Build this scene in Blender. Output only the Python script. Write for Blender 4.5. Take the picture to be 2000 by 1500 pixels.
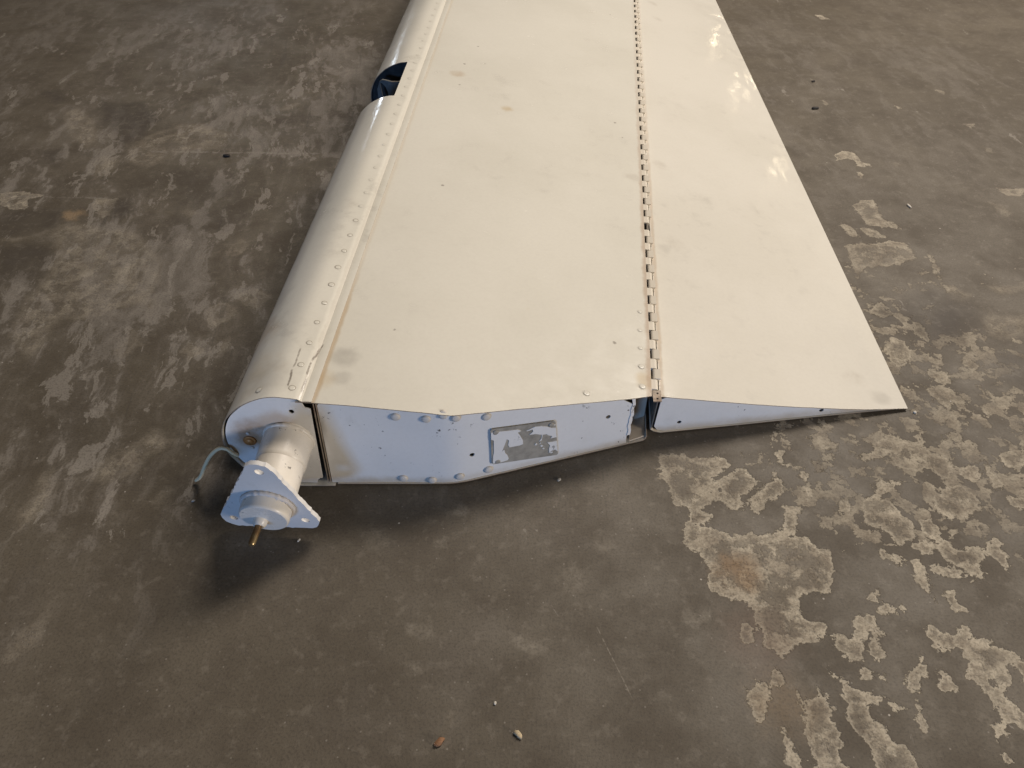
import bpy, bmesh, math, random
import numpy as np
from mathutils import Vector, Matrix, noise as mnoise
from mathutils.geometry import delaunay_2d_cdt

random.seed(7); np.random.seed(7)
SC = bpy.context.scene
COL = SC.collection
for o in list(bpy.data.objects): bpy.data.objects.remove(o)

# ------------------------------------------------------------------ camera
PITCH = math.radians(44.0); FPX = 1500.0; CAM_H = 0.62
cam_d = bpy.data.cameras.new('camera'); cam = bpy.data.objects.new('camera', cam_d); COL.objects.link(cam)
cam.location = (0, 0, CAM_H); cam.rotation_euler = (math.radians(90) - PITCH, 0, 0)
cam_d.sensor_width = 36.0; cam_d.sensor_fit = 'HORIZONTAL'; cam_d.lens = 36.0 * FPX / 2000.0
cam_d.clip_start = 0.02; cam_d.clip_end = 200
SC.camera = cam

# ------------------------------------------------------------------ world, lamps, exposure
W = bpy.data.worlds.new('World'); SC.world = W; W.use_nodes = True
bg = W.node_tree.nodes['Background']; bg.inputs[0].default_value = (0.86, 0.80, 0.74, 1); bg.inputs[1].default_value = 0.055

def area_lamp(name, loc, target, sx, sy, power, col):
    l = bpy.data.lights.new(name, 'AREA'); l.shape = 'RECTANGLE'; l.size = sx; l.size_y = sy
    l.energy = power; l.color = col
    o = bpy.data.objects.new(name, l); COL.objects.link(o); o.location = loc
    d = Vector(target) - Vector(loc); o.rotation_euler = d.to_track_quat('-Z', 'Y').to_euler()
    return o
WARM = (1.0, 0.905, 0.81)
area_lamp('ceiling_lamp', (1.75, 2.2, 2.3), (0, 0.7, 0), 1.05, 1.05, 52, WARM)        # row of ceiling lamps to the right
area_lamp('warm_fill_lamp', (4.7, -2.0, 1.2), (0, 0.6, 0.1), 1.2, 0.9, 170, WARM)  # unseen warm fill, added to brighten and warm the end rib
for xx, yy in ((5.12, 9.2), (5.3, 11.8), (5.65, 14.4)): area_lamp('ceiling_lamp', (xx, yy, 2.75), (0.4, 1.2, 0), 0.08, 0.08, 0.42, (1.0, 0.82, 0.55))   # a far row
area_lamp('ceiling_lamp', (1.3, 2.3, 3.5), (0, 1.6, 0), 1.0, 1.0, 72, WARM)
area_lamp('window', (-3.6, 10.0, 1.75), (-0.2, 1.1, 0.1), 0.2, 1.1, 14, (0.75, 0.87, 1.0))
area_lamp('open_doorway', (-2.7, -6.4, 0.65), (0, 0.6, 0.2), 1.4, 0.9, 185, (0.22, 0.48, 1.0))   # daylight from behind the camera
SC.view_settings.view_transform = 'Standard'; SC.view_settings.look = 'None'
SC.view_settings.gamma = 1.0; SC.view_settings.exposure = 0.0; SC.view_settings.use_curve_mapping = False
SC.render.resolution_x = 1024; SC.render.resolution_y = 768
SC.render.engine = 'CYCLES'
SC.cycles.max_bounces = 5; SC.cycles.diffuse_bounces = 3; SC.cycles.glossy_bounces = 2; SC.cycles.transmission_bounces = 0; SC.cycles.caustics_reflective = False

# ------------------------------------------------------------------ photograph measurement -> place
cP, sP = math.cos(PITCH), math.sin(PITCH)
def ray(px, py):
    u = (px - 1000) / FPX; v = -(py - 750) / FPX
    return Vector((u, cP + v * sP, -sP + v * cP))
CAMP = Vector((0, 0, CAM_H))
def on_z(px, py, z=0.0):
    d = ray(px, py); return CAMP + d * ((z - CAM_H) / d.z)
def on_y(px, py, Y):
    d = ray(px, py); return CAMP + d * (Y / d.y)
def on_vert(px, py, A, B):
    n = Vector((B.y - A.y, -(B.x - A.x), 0)); d = ray(px, py)
    return CAMP + d * (n.dot(A - CAMP) / n.dot(d))

# ------------------------------------------------------------------ node helper
class G:
    def __init__(s, name):
        s.m = bpy.data.materials.new(name); s.m.use_nodes = True; s.nt = s.m.node_tree
        s.b = s.nt.nodes['Principled BSDF']; s.L = s.nt.links.new
    def n(s, t, **kw):
        nd = s.nt.nodes.new(t)
        for k, v in kw.items(): setattr(nd, k, v)
        return nd
    def put(s, sock, v):
        if isinstance(v, bpy.types.NodeSocket): s.L(v, sock)
        elif isinstance(v, (tuple, list)) and len(v) == 3 and sock.type == 'RGBA': sock.default_value = (*v, 1)
        else: sock.default_value = v
    def obj(s): return s.n('ShaderNodeTexCoord').outputs['Object']
    def math(s, op, a, b=0.0, c=None, clamp=False):
        nd = s.n('ShaderNodeMath', operation=op); nd.use_clamp = clamp
        s.put(nd.inputs[0], a); s.put(nd.inputs[1], b)
        if c is not None: s.put(nd.inputs[2], c)
        return nd.outputs[0]
    def vm(s, op, a, b=None, scale=None):
        nd = s.n('ShaderNodeVectorMath', operation=op); s.put(nd.inputs[0], a)
        if b is not None: s.put(nd.inputs[1], b)
        if scale is not None: s.put(nd.inputs['Scale'], scale)
        return nd.outputs['Value'] if op in ('DISTANCE', 'LENGTH', 'DOT_PRODUCT') else nd.outputs[0]
    def noise(s, vec, scale, detail=4, rough=0.55, dist=0.0, col=False):
        nd = s.n('ShaderNodeTexNoise'); s.put(nd.inputs['Vector'], vec)
        nd.inputs['Scale'].default_value = scale; nd.inputs['Detail'].default_value = detail
        nd.inputs['Roughness'].default_value = rough; nd.inputs['Distortion'].default_value = dist
        return nd.outputs['Color' if col else 'Fac']
    def voro(s, vec, scale, rnd=1.0):
        nd = s.n('ShaderNodeTexVoronoi'); s.put(nd.inputs['Vector'], vec); nd.inputs['Scale'].default_value = scale
        nd.inputs['Randomness'].default_value = rnd
        return nd.outputs['Distance'], nd.outputs['Color']
    def step(s, v, a, b, lo=0.0, hi=1.0):          # smooth step a..b -> lo..hi
        nd = s.n('ShaderNodeMapRange', interpolation_type='SMOOTHSTEP')
        s.put(nd.inputs['Value'], v)
        nd.inputs['From Min'].default_value = a; nd.inputs['From Max'].default_value = b
        nd.inputs['To Min'].default_value = lo; nd.inputs['To Max'].default_value = hi
        return nd.outputs['Result']
    def mix(s, f, a, b, mode='MIX'):
        nd = s.n('ShaderNodeMix', data_type='RGBA', blend_type=mode)
        s.put(nd.inputs[0], f); s.put(nd.inputs[6], a); s.put(nd.inputs[7], b)
        return nd.outputs[2]
    def attr(s, name): return s.n('ShaderNodeAttribute', attribute_name=name).outputs['Fac']
    def mapping(s, vec, rot=(0, 0, 0), sc=(1, 1, 1)):
        nd = s.n('ShaderNodeMapping', vector_type='TEXTURE'); s.put(nd.inputs['Vector'], vec)
        nd.inputs['Rotation'].default_value = rot; nd.inputs['Scale'].default_value = sc
        return nd.outputs[0]
    def sep(s, vec):
        nd = s.n('ShaderNodeSeparateXYZ'); s.put(nd.inputs[0], vec); return nd.outputs
    def bump(s, h, strength, dist, prev=None):
        nd = s.n('ShaderNodeBump'); s.put(nd.inputs['Height'], h)
        nd.inputs['Strength'].default_value = strength; nd.inputs['Distance'].default_value = dist
        if prev is not None: s.L(prev, nd.inputs['Normal'])
        return nd.outputs[0]
    def out(s, col, rough, metal=0.0, normal=None, spec=None, coat=None):
        s.put(s.b.inputs['Base Color'], col); s.put(s.b.inputs['Roughness'], rough); s.put(s.b.inputs['Metallic'], metal)
        if normal is not None: s.L(normal, s.b.inputs['Normal'])
        if spec is not None: s.b.inputs['Specular IOR Level'].default_value = spec
        if coat is not None:
            s.b.inputs['Coat Weight'].default_value = coat; s.b.inputs['Coat Roughness'].default_value = 0.08
        return s.m

HIN = Vector((0.1473, 0.5546, 0.068)); H_SL = 0.099          # hinge line, near end and slope
SEAM = Vector((-0.1838, 0.4942, 0.122)); S_SL = 0.060        # leading-edge lap seam

def paint(name, rvar=0.12, **kw): return paint_(name, rvar, **kw)
def paint_(name, rvar, base=(0.72, 0.69, 0.605), stains=(), scuff=0.0, smudge=0.26, rough=0.17, lines=(), seed=0.0, strokes=(), low=0.0):
    """old gloss enamel: base, cloudy handling dirt, stains with a place of their own, dark scuffs"""
    g = G(name); p = g.vm('ADD', g.obj(), (seed, seed * 0.7, 0.0))
    po = g.obj()
    n1 = g.noise(p, 5.0, 5, 0.6); n2 = g.noise(p, 34.0, 5, 0.65); n3 = g.noise(p, 240.0, 3, 0.6)
    col = g.mix(g.step(n1, 0.38, 0.68, 0.0, 0.36), base, tuple(c * f for c, f in zip(base, (0.86, 0.855, 0.83))))
    sm = g.math('MULTIPLY', g.step(n1, 0.42, 0.62), g.step(n2, 0.52, 0.78, 0.0, smudge))
    col = g.mix(sm, col, (0.36, 0.335, 0.29))
    # small soft finger marks
    vd, vc = g.voro(g.vm('ADD', p, g.vm('SCALE', g.noise(p, 60, 2, col=True), scale=0.012)), 11.0)
    fm = g.math('MULTIPLY', g.step(vd, 0.05, 0.20, 1.0, 0.0), g.step(g.sep(vc)[0], 0.72, 0.80))
    col = g.mix(g.math('MULTIPLY', fm, g.step(n2, 0.35, 0.65, 0.0, 0.30)), col, (0.42, 0.37, 0.30))
    col = g.mix(g.step(n3, 0.35, 0.75, 0.0, 0.10), col, (0.50, 0.46, 0.40))
    wob = g.vm('SCALE', g.vm('SUBTRACT', g.noise(po, 55.0, 4, 0.6, col=True), (0.5, 0.5, 0.5)), scale=1.0)
    for (c, r, sc, st, wamp) in stains:
        pp = g.vm('ADD', po, g.vm('SCALE', wob, scale=wamp))
        d = g.vm('DISTANCE', pp, tuple(c))
        f = g.math('MULTIPLY', g.step(d, r * 0.35, r, st, 0.0), g.step(n2, 0.25, 0.6, 0.45, 1.0))
        col = g.mix(f, col, sc)
    xyz = g.sep(po)
    for (x0, y0, sl, w, sc, st, y1) in lines:      # grime drawn along a joint x = x0 + sl*(y-y0), fading towards y1
        xl = g.math('MULTIPLY_ADD', g.math('SUBTRACT', xyz[1], y0), sl, x0)
        d = g.math('ABSOLUTE', g.math('SUBTRACT', xyz[0], xl))
        d = g.math('ADD', d, g.math('MULTIPLY', g.math('SUBTRACT', n2, 0.5), w * 1.6))
        f = g.math('MULTIPLY', g.step(d, w * 0.15, w, st, 0.0), g.step(xyz[1], y0 + 0.12, y1, 1.0, 0.25))
        col = g.mix(f, col, sc)
    if low:                                        # floor dirt rubbed along the bottom edge
        zz = g.math('ADD', xyz[2], g.math('MULTIPLY', g.math('SUBTRACT', n2, 0.5), 0.016))
        col = g.mix(g.math('MULTIPLY', g.step(zz, 0.003, 0.016, low, 0.0), g.step(n1, 0.35, 0.6, 0.4, 1.0)), col, (0.40, 0.31, 0.20))
    for (A_, B_, w, sc, st) in strokes:            # scratches: short dark lines between two points
        dv = (B_ - A_); Ln = dv.length; dv.normalize(); sd_ = Vector((-dv.y, dv.x, 0)).normalized()
        rel = g.vm('SUBTRACT', po, tuple(A_)); al = g.vm('DOT_PRODUCT', rel, tuple(dv)); ac = g.vm('DOT_PRODUCT', rel, tuple(sd_))
        ac = g.math('ABSOLUTE', g.math('ADD', ac, g.math('MULTIPLY', g.math('SUBTRACT', n2, 0.5), 0.006)))
        f = g.math('MULTIPLY', g.step(ac, w * .3, w, st, 0.0), g.math('MULTIPLY', g.step(al, 0, Ln * .15), g.step(al, Ln * .85, Ln, 1.0, 0.0)))
        col = g.mix(g.math('MULTIPLY', f, g.step(n3, .35, .55, .65, 1.0)), col, sc)
    kd, kc = g.voro(p, 26.0)
    col = g.mix(g.math('MULTIPLY', g.step(g.math('ADD', kd, g.math('MULTIPLY', g.math('SUBTRACT', n3, 0.5), 0.12)), 0.03, 0.07, 0.7, 0.0), g.step(g.sep(kc)[2], 0.90, 0.92)), col, (0.22, 0.19, 0.16))
    if scuff:
        q = g.mapping(p, rot=(0.3, 0.5, 0.4), sc=(1, 1, 1))
        s1 = g.noise(q, 130.0, 4, 0.75); s2 = g.noise(p, 16.0, 2)
        f = g.math('MULTIPLY', g.step(s1, 0.64, 0.67), g.step(s2, 0.46, 0.58))
        col = g.mix(g.math('MULTIPLY', f, scuff), col, (0.06, 0.055, 0.05))
        sv, sc_ = g.voro(p, 70.0)
        f2 = g.math('MULTIPLY', g.step(g.math('ADD', sv, g.math('MULTIPLY', g.math('SUBTRACT', n3, 0.5), 0.25)), 0.05, 0.09, 1.0, 0.0), g.step(g.sep(sc_)[1], 0.90, 0.92))
        col = g.mix(g.math('MULTIPLY', f2, scuff), col, (0.07, 0.06, 0.055))
    r = g.math('ADD', g.step(n2, 0.3, 0.8, rough - 0.04, rough + rvar), g.math('MULTIPLY', sm, 0.25))
    nb = g.bump(n3, 0.05, 0.0006); nb = g.bump(n1, 0.08, 0.004, nb)
    return g.out(col, r, 0.0, nb, spec=0.40)

def metal(name, col=(0.30, 0.28, 0.25), rough=0.45, metallic=0.6, rust=0.0):
    g = G(name); p = g.obj(); n = g.noise(p, 90, 5, 0.65); n2 = g.noise(p, 25, 4, 0.6)
    c = g.mix(g.step(n, 0.3, 0.75), col, tuple(v * 0.6 for v in col))
    if rust: c = g.mix(g.step(n2, 0.42, 0.6, 0.0, rust), c, (0.20, 0.085, 0.03))
    return g.out(c, g.step(n, 0.3, 0.7, rough - 0.08, rough + 0.15), metallic, g.bump(n, 0.15, 0.001))

RUST = (0.20, 0.070, 0.012); TAN = (0.46, 0.32, 0.19); YEL = (0.50, 0.36, 0.17); GREY = (0.38, 0.355, 0.31)
def at_rib(px, py): return on_y(px, py, 0.4942)
def top_at(px, py, z): return on_z(px, py, z)
M_skin = paint('cream_paint_main_skin', stains=[
    (top_at(672, 700, .118), .020, GREY, .55, .012), (top_at(665, 740, .118), .013, GREY, .4, .01),
    (top_at(1030, 617, .085), .010, YEL, .45, .012), (top_at(990, 217, .1), .014, YEL, .5, .014), (top_at(893, 145, .115), .016, TAN, .4, .014),
    (top_at(632, 745, .118), .016, YEL, .35, .014), (top_at(1265, 745, .07), .018, YEL, .55, .012),
    ],
    lines=[(HIN.x - .006, HIN.y, H_SL, .006, (0.40, 0.27, 0.17), .55, 1.6), (SEAM.x + .0025, SEAM.y, S_SL, .004, (0.45, 0.31, 0.16), .55, .72)])
M_nose = paint('cream_paint_leading_edge', rough=0.12, seed=3.1, smudge=0.6, scuff=0.0, stains=[
    (Vector((-.25, .53, .10)), .05, YEL, .34, .04), (Vector((-.262, .60, .09)), .05, TAN, .30, .05), (Vector((-.225, .52, .128)), .035, GREY, .35, .03),
    (Vector((-.27, .51, .085)), .03, YEL, .45, .03), (top_at(560, 600, .1), .03, GREY, .35, .03), (top_at(525, 660, .1), .03, TAN, .3, .03)],
    strokes=[(top_at(590, 680, .127), top_at(573, 722, .127), .0011, (0.20, 0.17, 0.14), .7), (top_at(573, 722, .127), top_at(562, 758, .127), .0014, (0.16, 0.135, 0.11), .85),
             (top_at(632, 668, .125), top_at(608, 708, .125), .0011, (0.20, 0.17, 0.14), .8), (top_at(608, 708, .125), top_at(598, 735, .125), .0011, (0.2, 0.17, 0.14), .75), (top_at(599, 738, .125), top_at(588, 768, .125), .0012, (0.2, 0.17, 0.14), .7)],
    lines=[(SEAM.x - .009, SEAM.y, S_SL, .003, (0.45, 0.41, 0.35), .35, 1.6)])
M_tab = paint('cream_paint_trim_tab', rough=0.10, rvar=0.05, base=(0.725, 0.69, 0.61), seed=6.4, stains=[
    (top_at(1575, 555, .03), .016, GREY, .45, .012), (top_at(1722, 775, .008), .016, GREY, .35, .01), (top_at(1300, 480, .06), .015, GREY, .3, .02),
    ],
    lines=[(HIN.x + .007, HIN.y, H_SL, .004, (0.42, 0.30, 0.19), .45, 1.6)])
M_rib = paint('white_paint_end_rib', low=0.75, base=(0.70, 0.685, 0.655), scuff=0.9, smudge=0.35, rough=0.42, seed=9.3, stains=[
    (at_rib(487, 858), .015, RUST, .95, .010), (at_rib(500, 850), .030, (0.33, 0.19, 0.085), .9, .016), (at_rib(540, 825), .022, TAN, .65, .016),  # rust around the bolt; tan spot above the tube is painted shade
    (at_rib(455, 870), .020, (0.45, 0.36, 0.26), .6, .012), (at_rib(450, 880), .012, TAN, .6, .01)])
M_tube = paint('cream_paint_torque_tube', base=(0.74, 0.69, 0.61), scuff=0.9, smudge=0.25, seed=15.3, rough=0.27)
M_flange = paint('white_paint_flange', base=(0.72, 0.70, 0.67), scuff=0.9, smudge=0.5, seed=14.0, rough=0.38)
M_hinge = paint('cream_paint_hinge', base=(0.70, 0.64, 0.54), scuff=0.2, smudge=0.7, seed=4.0, rough=0.4)
M_weld = paint('chipped_weld_paint', base=(0.60, 0.56, 0.52), scuff=1.0, smudge=1.0, seed=17.0, rough=0.5)
M_brk = paint('rust_stained_cream_paint', base=(0.66, 0.56, 0.44), scuff=0.8, smudge=0.9, seed=21.0, rough=0.45)
M_grime = metal('brown_grime', (0.22, 0.19, 0.155), 0.7, 0.0)
M_inner = metal('grey_primer', (0.16, 0.155, 0.14), 0.55, 0.0, rust=0.25)
M_edge = metal('bare_edge_metal', (0.40, 0.34, 0.27), 0.5, 0.25, rust=0.4)
M_rim = metal('worn_sheet_edge', (0.36, 0.28, 0.20), 0.55, 0.1, rust=0.35)
M_plate = metal('bare_data_plate_metal', (0.36, 0.33, 0.275), 0.5, 0.0)
M_rust = metal('rusty_bolt', (0.46, 0.20, 0.055), 0.5, 0.35, rust=0.5)
M_rod = metal('tarnished_brass_rod', (0.46, 0.36, 0.19), 0.35, 0.8, rust=0.65)
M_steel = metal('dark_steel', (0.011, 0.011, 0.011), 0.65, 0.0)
M_strap = paint('yellowed_plastic', base=(0.85, 0.71, 0.45), rough=0.4, smudge=0.3)

# ------------------------------------------------------------------ mesh helpers
def link(name, me, mats, parent=None, smooth=True, mw=None):
    o = bpy.data.objects.new(name, me); COL.objects.link(o)
    for m in (mats if isinstance(mats, (list, tuple)) else [mats]):
        if m.name not in [x.name for x in me.materials if x]: me.materials.append(m)
    if smooth:
        for f in me.polygons: f.use_smooth = True
    if mw is not None: o.matrix_world = mw
    if parent is not None:
        o.parent = parent; o.matrix_parent_inverse = Matrix.Translation(parent['_base']).inverted() if '_base' in parent else Matrix.Identity(4)
    return o
def mesh(name, V, F, mats, parent=None, smooth=True):
    me = bpy.data.meshes.new(name); me.from_pydata([tuple(v) for v in V], [], F); me.update()
    return link(name, me, mats, parent, smooth)
def solid(o, th, off=-1.0, bevel=0.0, rim=False):
    """give a sheet its thickness (real faces, crisp edges); off -1 grows behind the face, 1 in front, 0 both ways"""
    me = o.data; n = len(me.vertices)
    co = np.empty(n * 3, np.float32); me.vertices.foreach_get('co', co); co = co.reshape(-1, 3)
    no = np.array([v.normal[:] for v in me.vertices], np.float32)
    F = [tuple(p.vertices) for p in me.polygons]
    a, b = {-1: (0, -th), 1: (th, 0), 0: (th / 2, -th / 2)}[int(off)]
    V = np.vstack([co + no * a, co + no * b])
    cnt = {}
    for f in F:
        for u, w in zip(f, f[1:] + f[:1]):
            k = (min(u, w), max(u, w)); cnt[k] = None if k in cnt else (u, w)
    rimf = [(e[1], e[0], e[0] + n, e[1] + n) for e in cnt.values() if e]
    FF = F + [tuple(i + n for i in f[::-1]) for f in F] + rimf
    mats = [m for m in me.materials]; name = me.name
    m2 = bpy.data.meshes.new(name); m2.from_pydata([tuple(map(float, v)) for v in V], [], FF); m2.update()
    for m in mats: m2.materials.append(m)
    mi = [0] * (2 * len(F)) + [1 if rim else 0] * len(rimf)
    m2.polygons.foreach_set('material_index', mi)
    m2.polygons.foreach_set('use_smooth', [True] * len(FF)); m2.set_sharp_from_angle(angle=math.radians(38))
    o.data = m2; bpy.data.meshes.remove(me); m2.name = name
    if bevel:
        b = o.modifiers.new('edge', 'BEVEL'); b.width = bevel; b.segments = 1; b.limit_method = 'ANGLE'
    return o
def crom(P, n):
    """Catmull-Rom resample"""
    P = [Vector(p) for p in P]; out = []
    L = [0]
    for a, b in zip(P, P[1:]): L.append(L[-1] + (b - a).length)
    for k in range(n):
        s = L[-1] * k / (n - 1); i = 0
        while i < len(P) - 2 and L[i + 1] < s: i += 1
        t = (s - L[i]) / max(L[i + 1] - L[i], 1e-9)
        p0 = P[max(i - 1, 0)]; p1 = P[i]; p2 = P[i + 1]; p3 = P[min(i + 2, len(P) - 1)]
        out.append(0.5 * ((2 * p1) + (p2 - p0) * t + (2 * p0 - 5 * p1 + 4 * p2 - p3) * t * t + (3 * p1 - p0 - 3 * p2 + p3) * t ** 3))
    return out
def grid_faces(r, c, skip=lambda i, j: False):
    return [(i * c + j, i * c + j + 1, (i + 1) * c + j + 1, (i + 1) * c + j) for i in range(r - 1) for j in range(c - 1) if not skip(i, j)]
def inpoly(x, y, P):
    c = False; j = len(P) - 1
    for i in range(len(P)):
        if (P[i][1] > y) != (P[j][1] > y) and x < (P[j][0] - P[i][0]) * (y - P[i][1]) / (P[j][1] - P[i][1]) + P[i][0]: c = not c
        j = i
    return c
def circle(cx, cy, r, n=14, ry=None): return [(cx + r * math.cos(2 * math.pi * k / n), cy + (ry or r) * math.sin(2 * math.pi * k / n)) for k in range(n)]
def plate(name, outline, holes, to3d, mats, parent, th=0.0012, grid=0.008, smooth=True, bevel=0.0):
    """sheet cut to an outline with real holes; to3d maps (s, z) into the scene"""
    V, Ed = [], []
    for poly in [outline] + holes:
        k = len(V); m = len(poly); V += [Vector(p) for p in poly]; Ed += [(k + i, k + (i + 1) % m) for i in range(m)]
    if grid:
        xs = [p[0] for p in outline]; ys = [p[1] for p in outline]
        y = min(ys) + grid / 2
        while y < max(ys):
            x = min(xs) + grid / 2
            while x < max(xs):
                if inpoly(x, y, outline) and not any(inpoly(x, y, h) for h in holes): V.append(Vector((x, y)))
                x += grid
            y += grid
    v2, _, f2, *_r = delaunay_2d_cdt(V, Ed, [], 0, 1e-7)
    F = []
    for f in f2:
        cx = sum(v2[i][0] for i in f) / len(f); cy = sum(v2[i][1] for i in f) / len(f)
        if inpoly(cx, cy, outline) and not any(inpoly(cx, cy, h) for h in holes): F.append(tuple(f))
    used = sorted({i for f in F for i in f}); ix = {a: b for b, a in enumerate(used)}
    o = mesh(name, [to3d(*v2[i]) for i in used], [tuple(ix[i] for i in f) for f in F], mats, parent, smooth)
    if th: solid(o, th, -1.0 if True else 0, bevel)
    return o
def tube(name, path, rad, mats, parent, n=20, caps=True):
    path = [Vector(p) for p in path]; rad = rad if isinstance(rad, (list, tuple)) else [rad] * len(path)
    V, F = [], []
    up = Vector((0, 0, 1))
    for i, p in enumerate(path):
        t = (path[min(i + 1, len(path) - 1)] - path[max(i - 1, 0)]).normalized()
        a = t.cross(up); a = a.normalized() if a.length > 1e-4 else Vector((1, 0, 0)); b = a.cross(t)
        for k in range(n):
            th = 2 * math.pi * k / n; V.append(p + (a * math.cos(th) + b * math.sin(th)) * rad[i])
    for i in range(len(path) - 1):
        for k in range(n): F.append((i * n + k, i * n + (k + 1) % n, (i + 1) * n + (k + 1) % n, (i + 1) * n + k))
    if caps: F.append(tuple(range(n))[::-1]); F.append(tuple(range((len(path) - 1) * n, len(path) * n)))
    o = mesh(name, V, F, mats, parent, True)
    o.data.set_sharp_from_angle(angle=math.radians(40))
    if caps: o.data.polygons[-1].use_smooth = False; o.data.polygons[-2].use_smooth = False
    return o
def tag(o, label, cat, group=None):
    o['label'] = label; o['category'] = cat
    if group: o['group'] = group
    return o
def nz(x, y, z=0.0): return mnoise.noise(Vector((x, y, z)))

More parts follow.
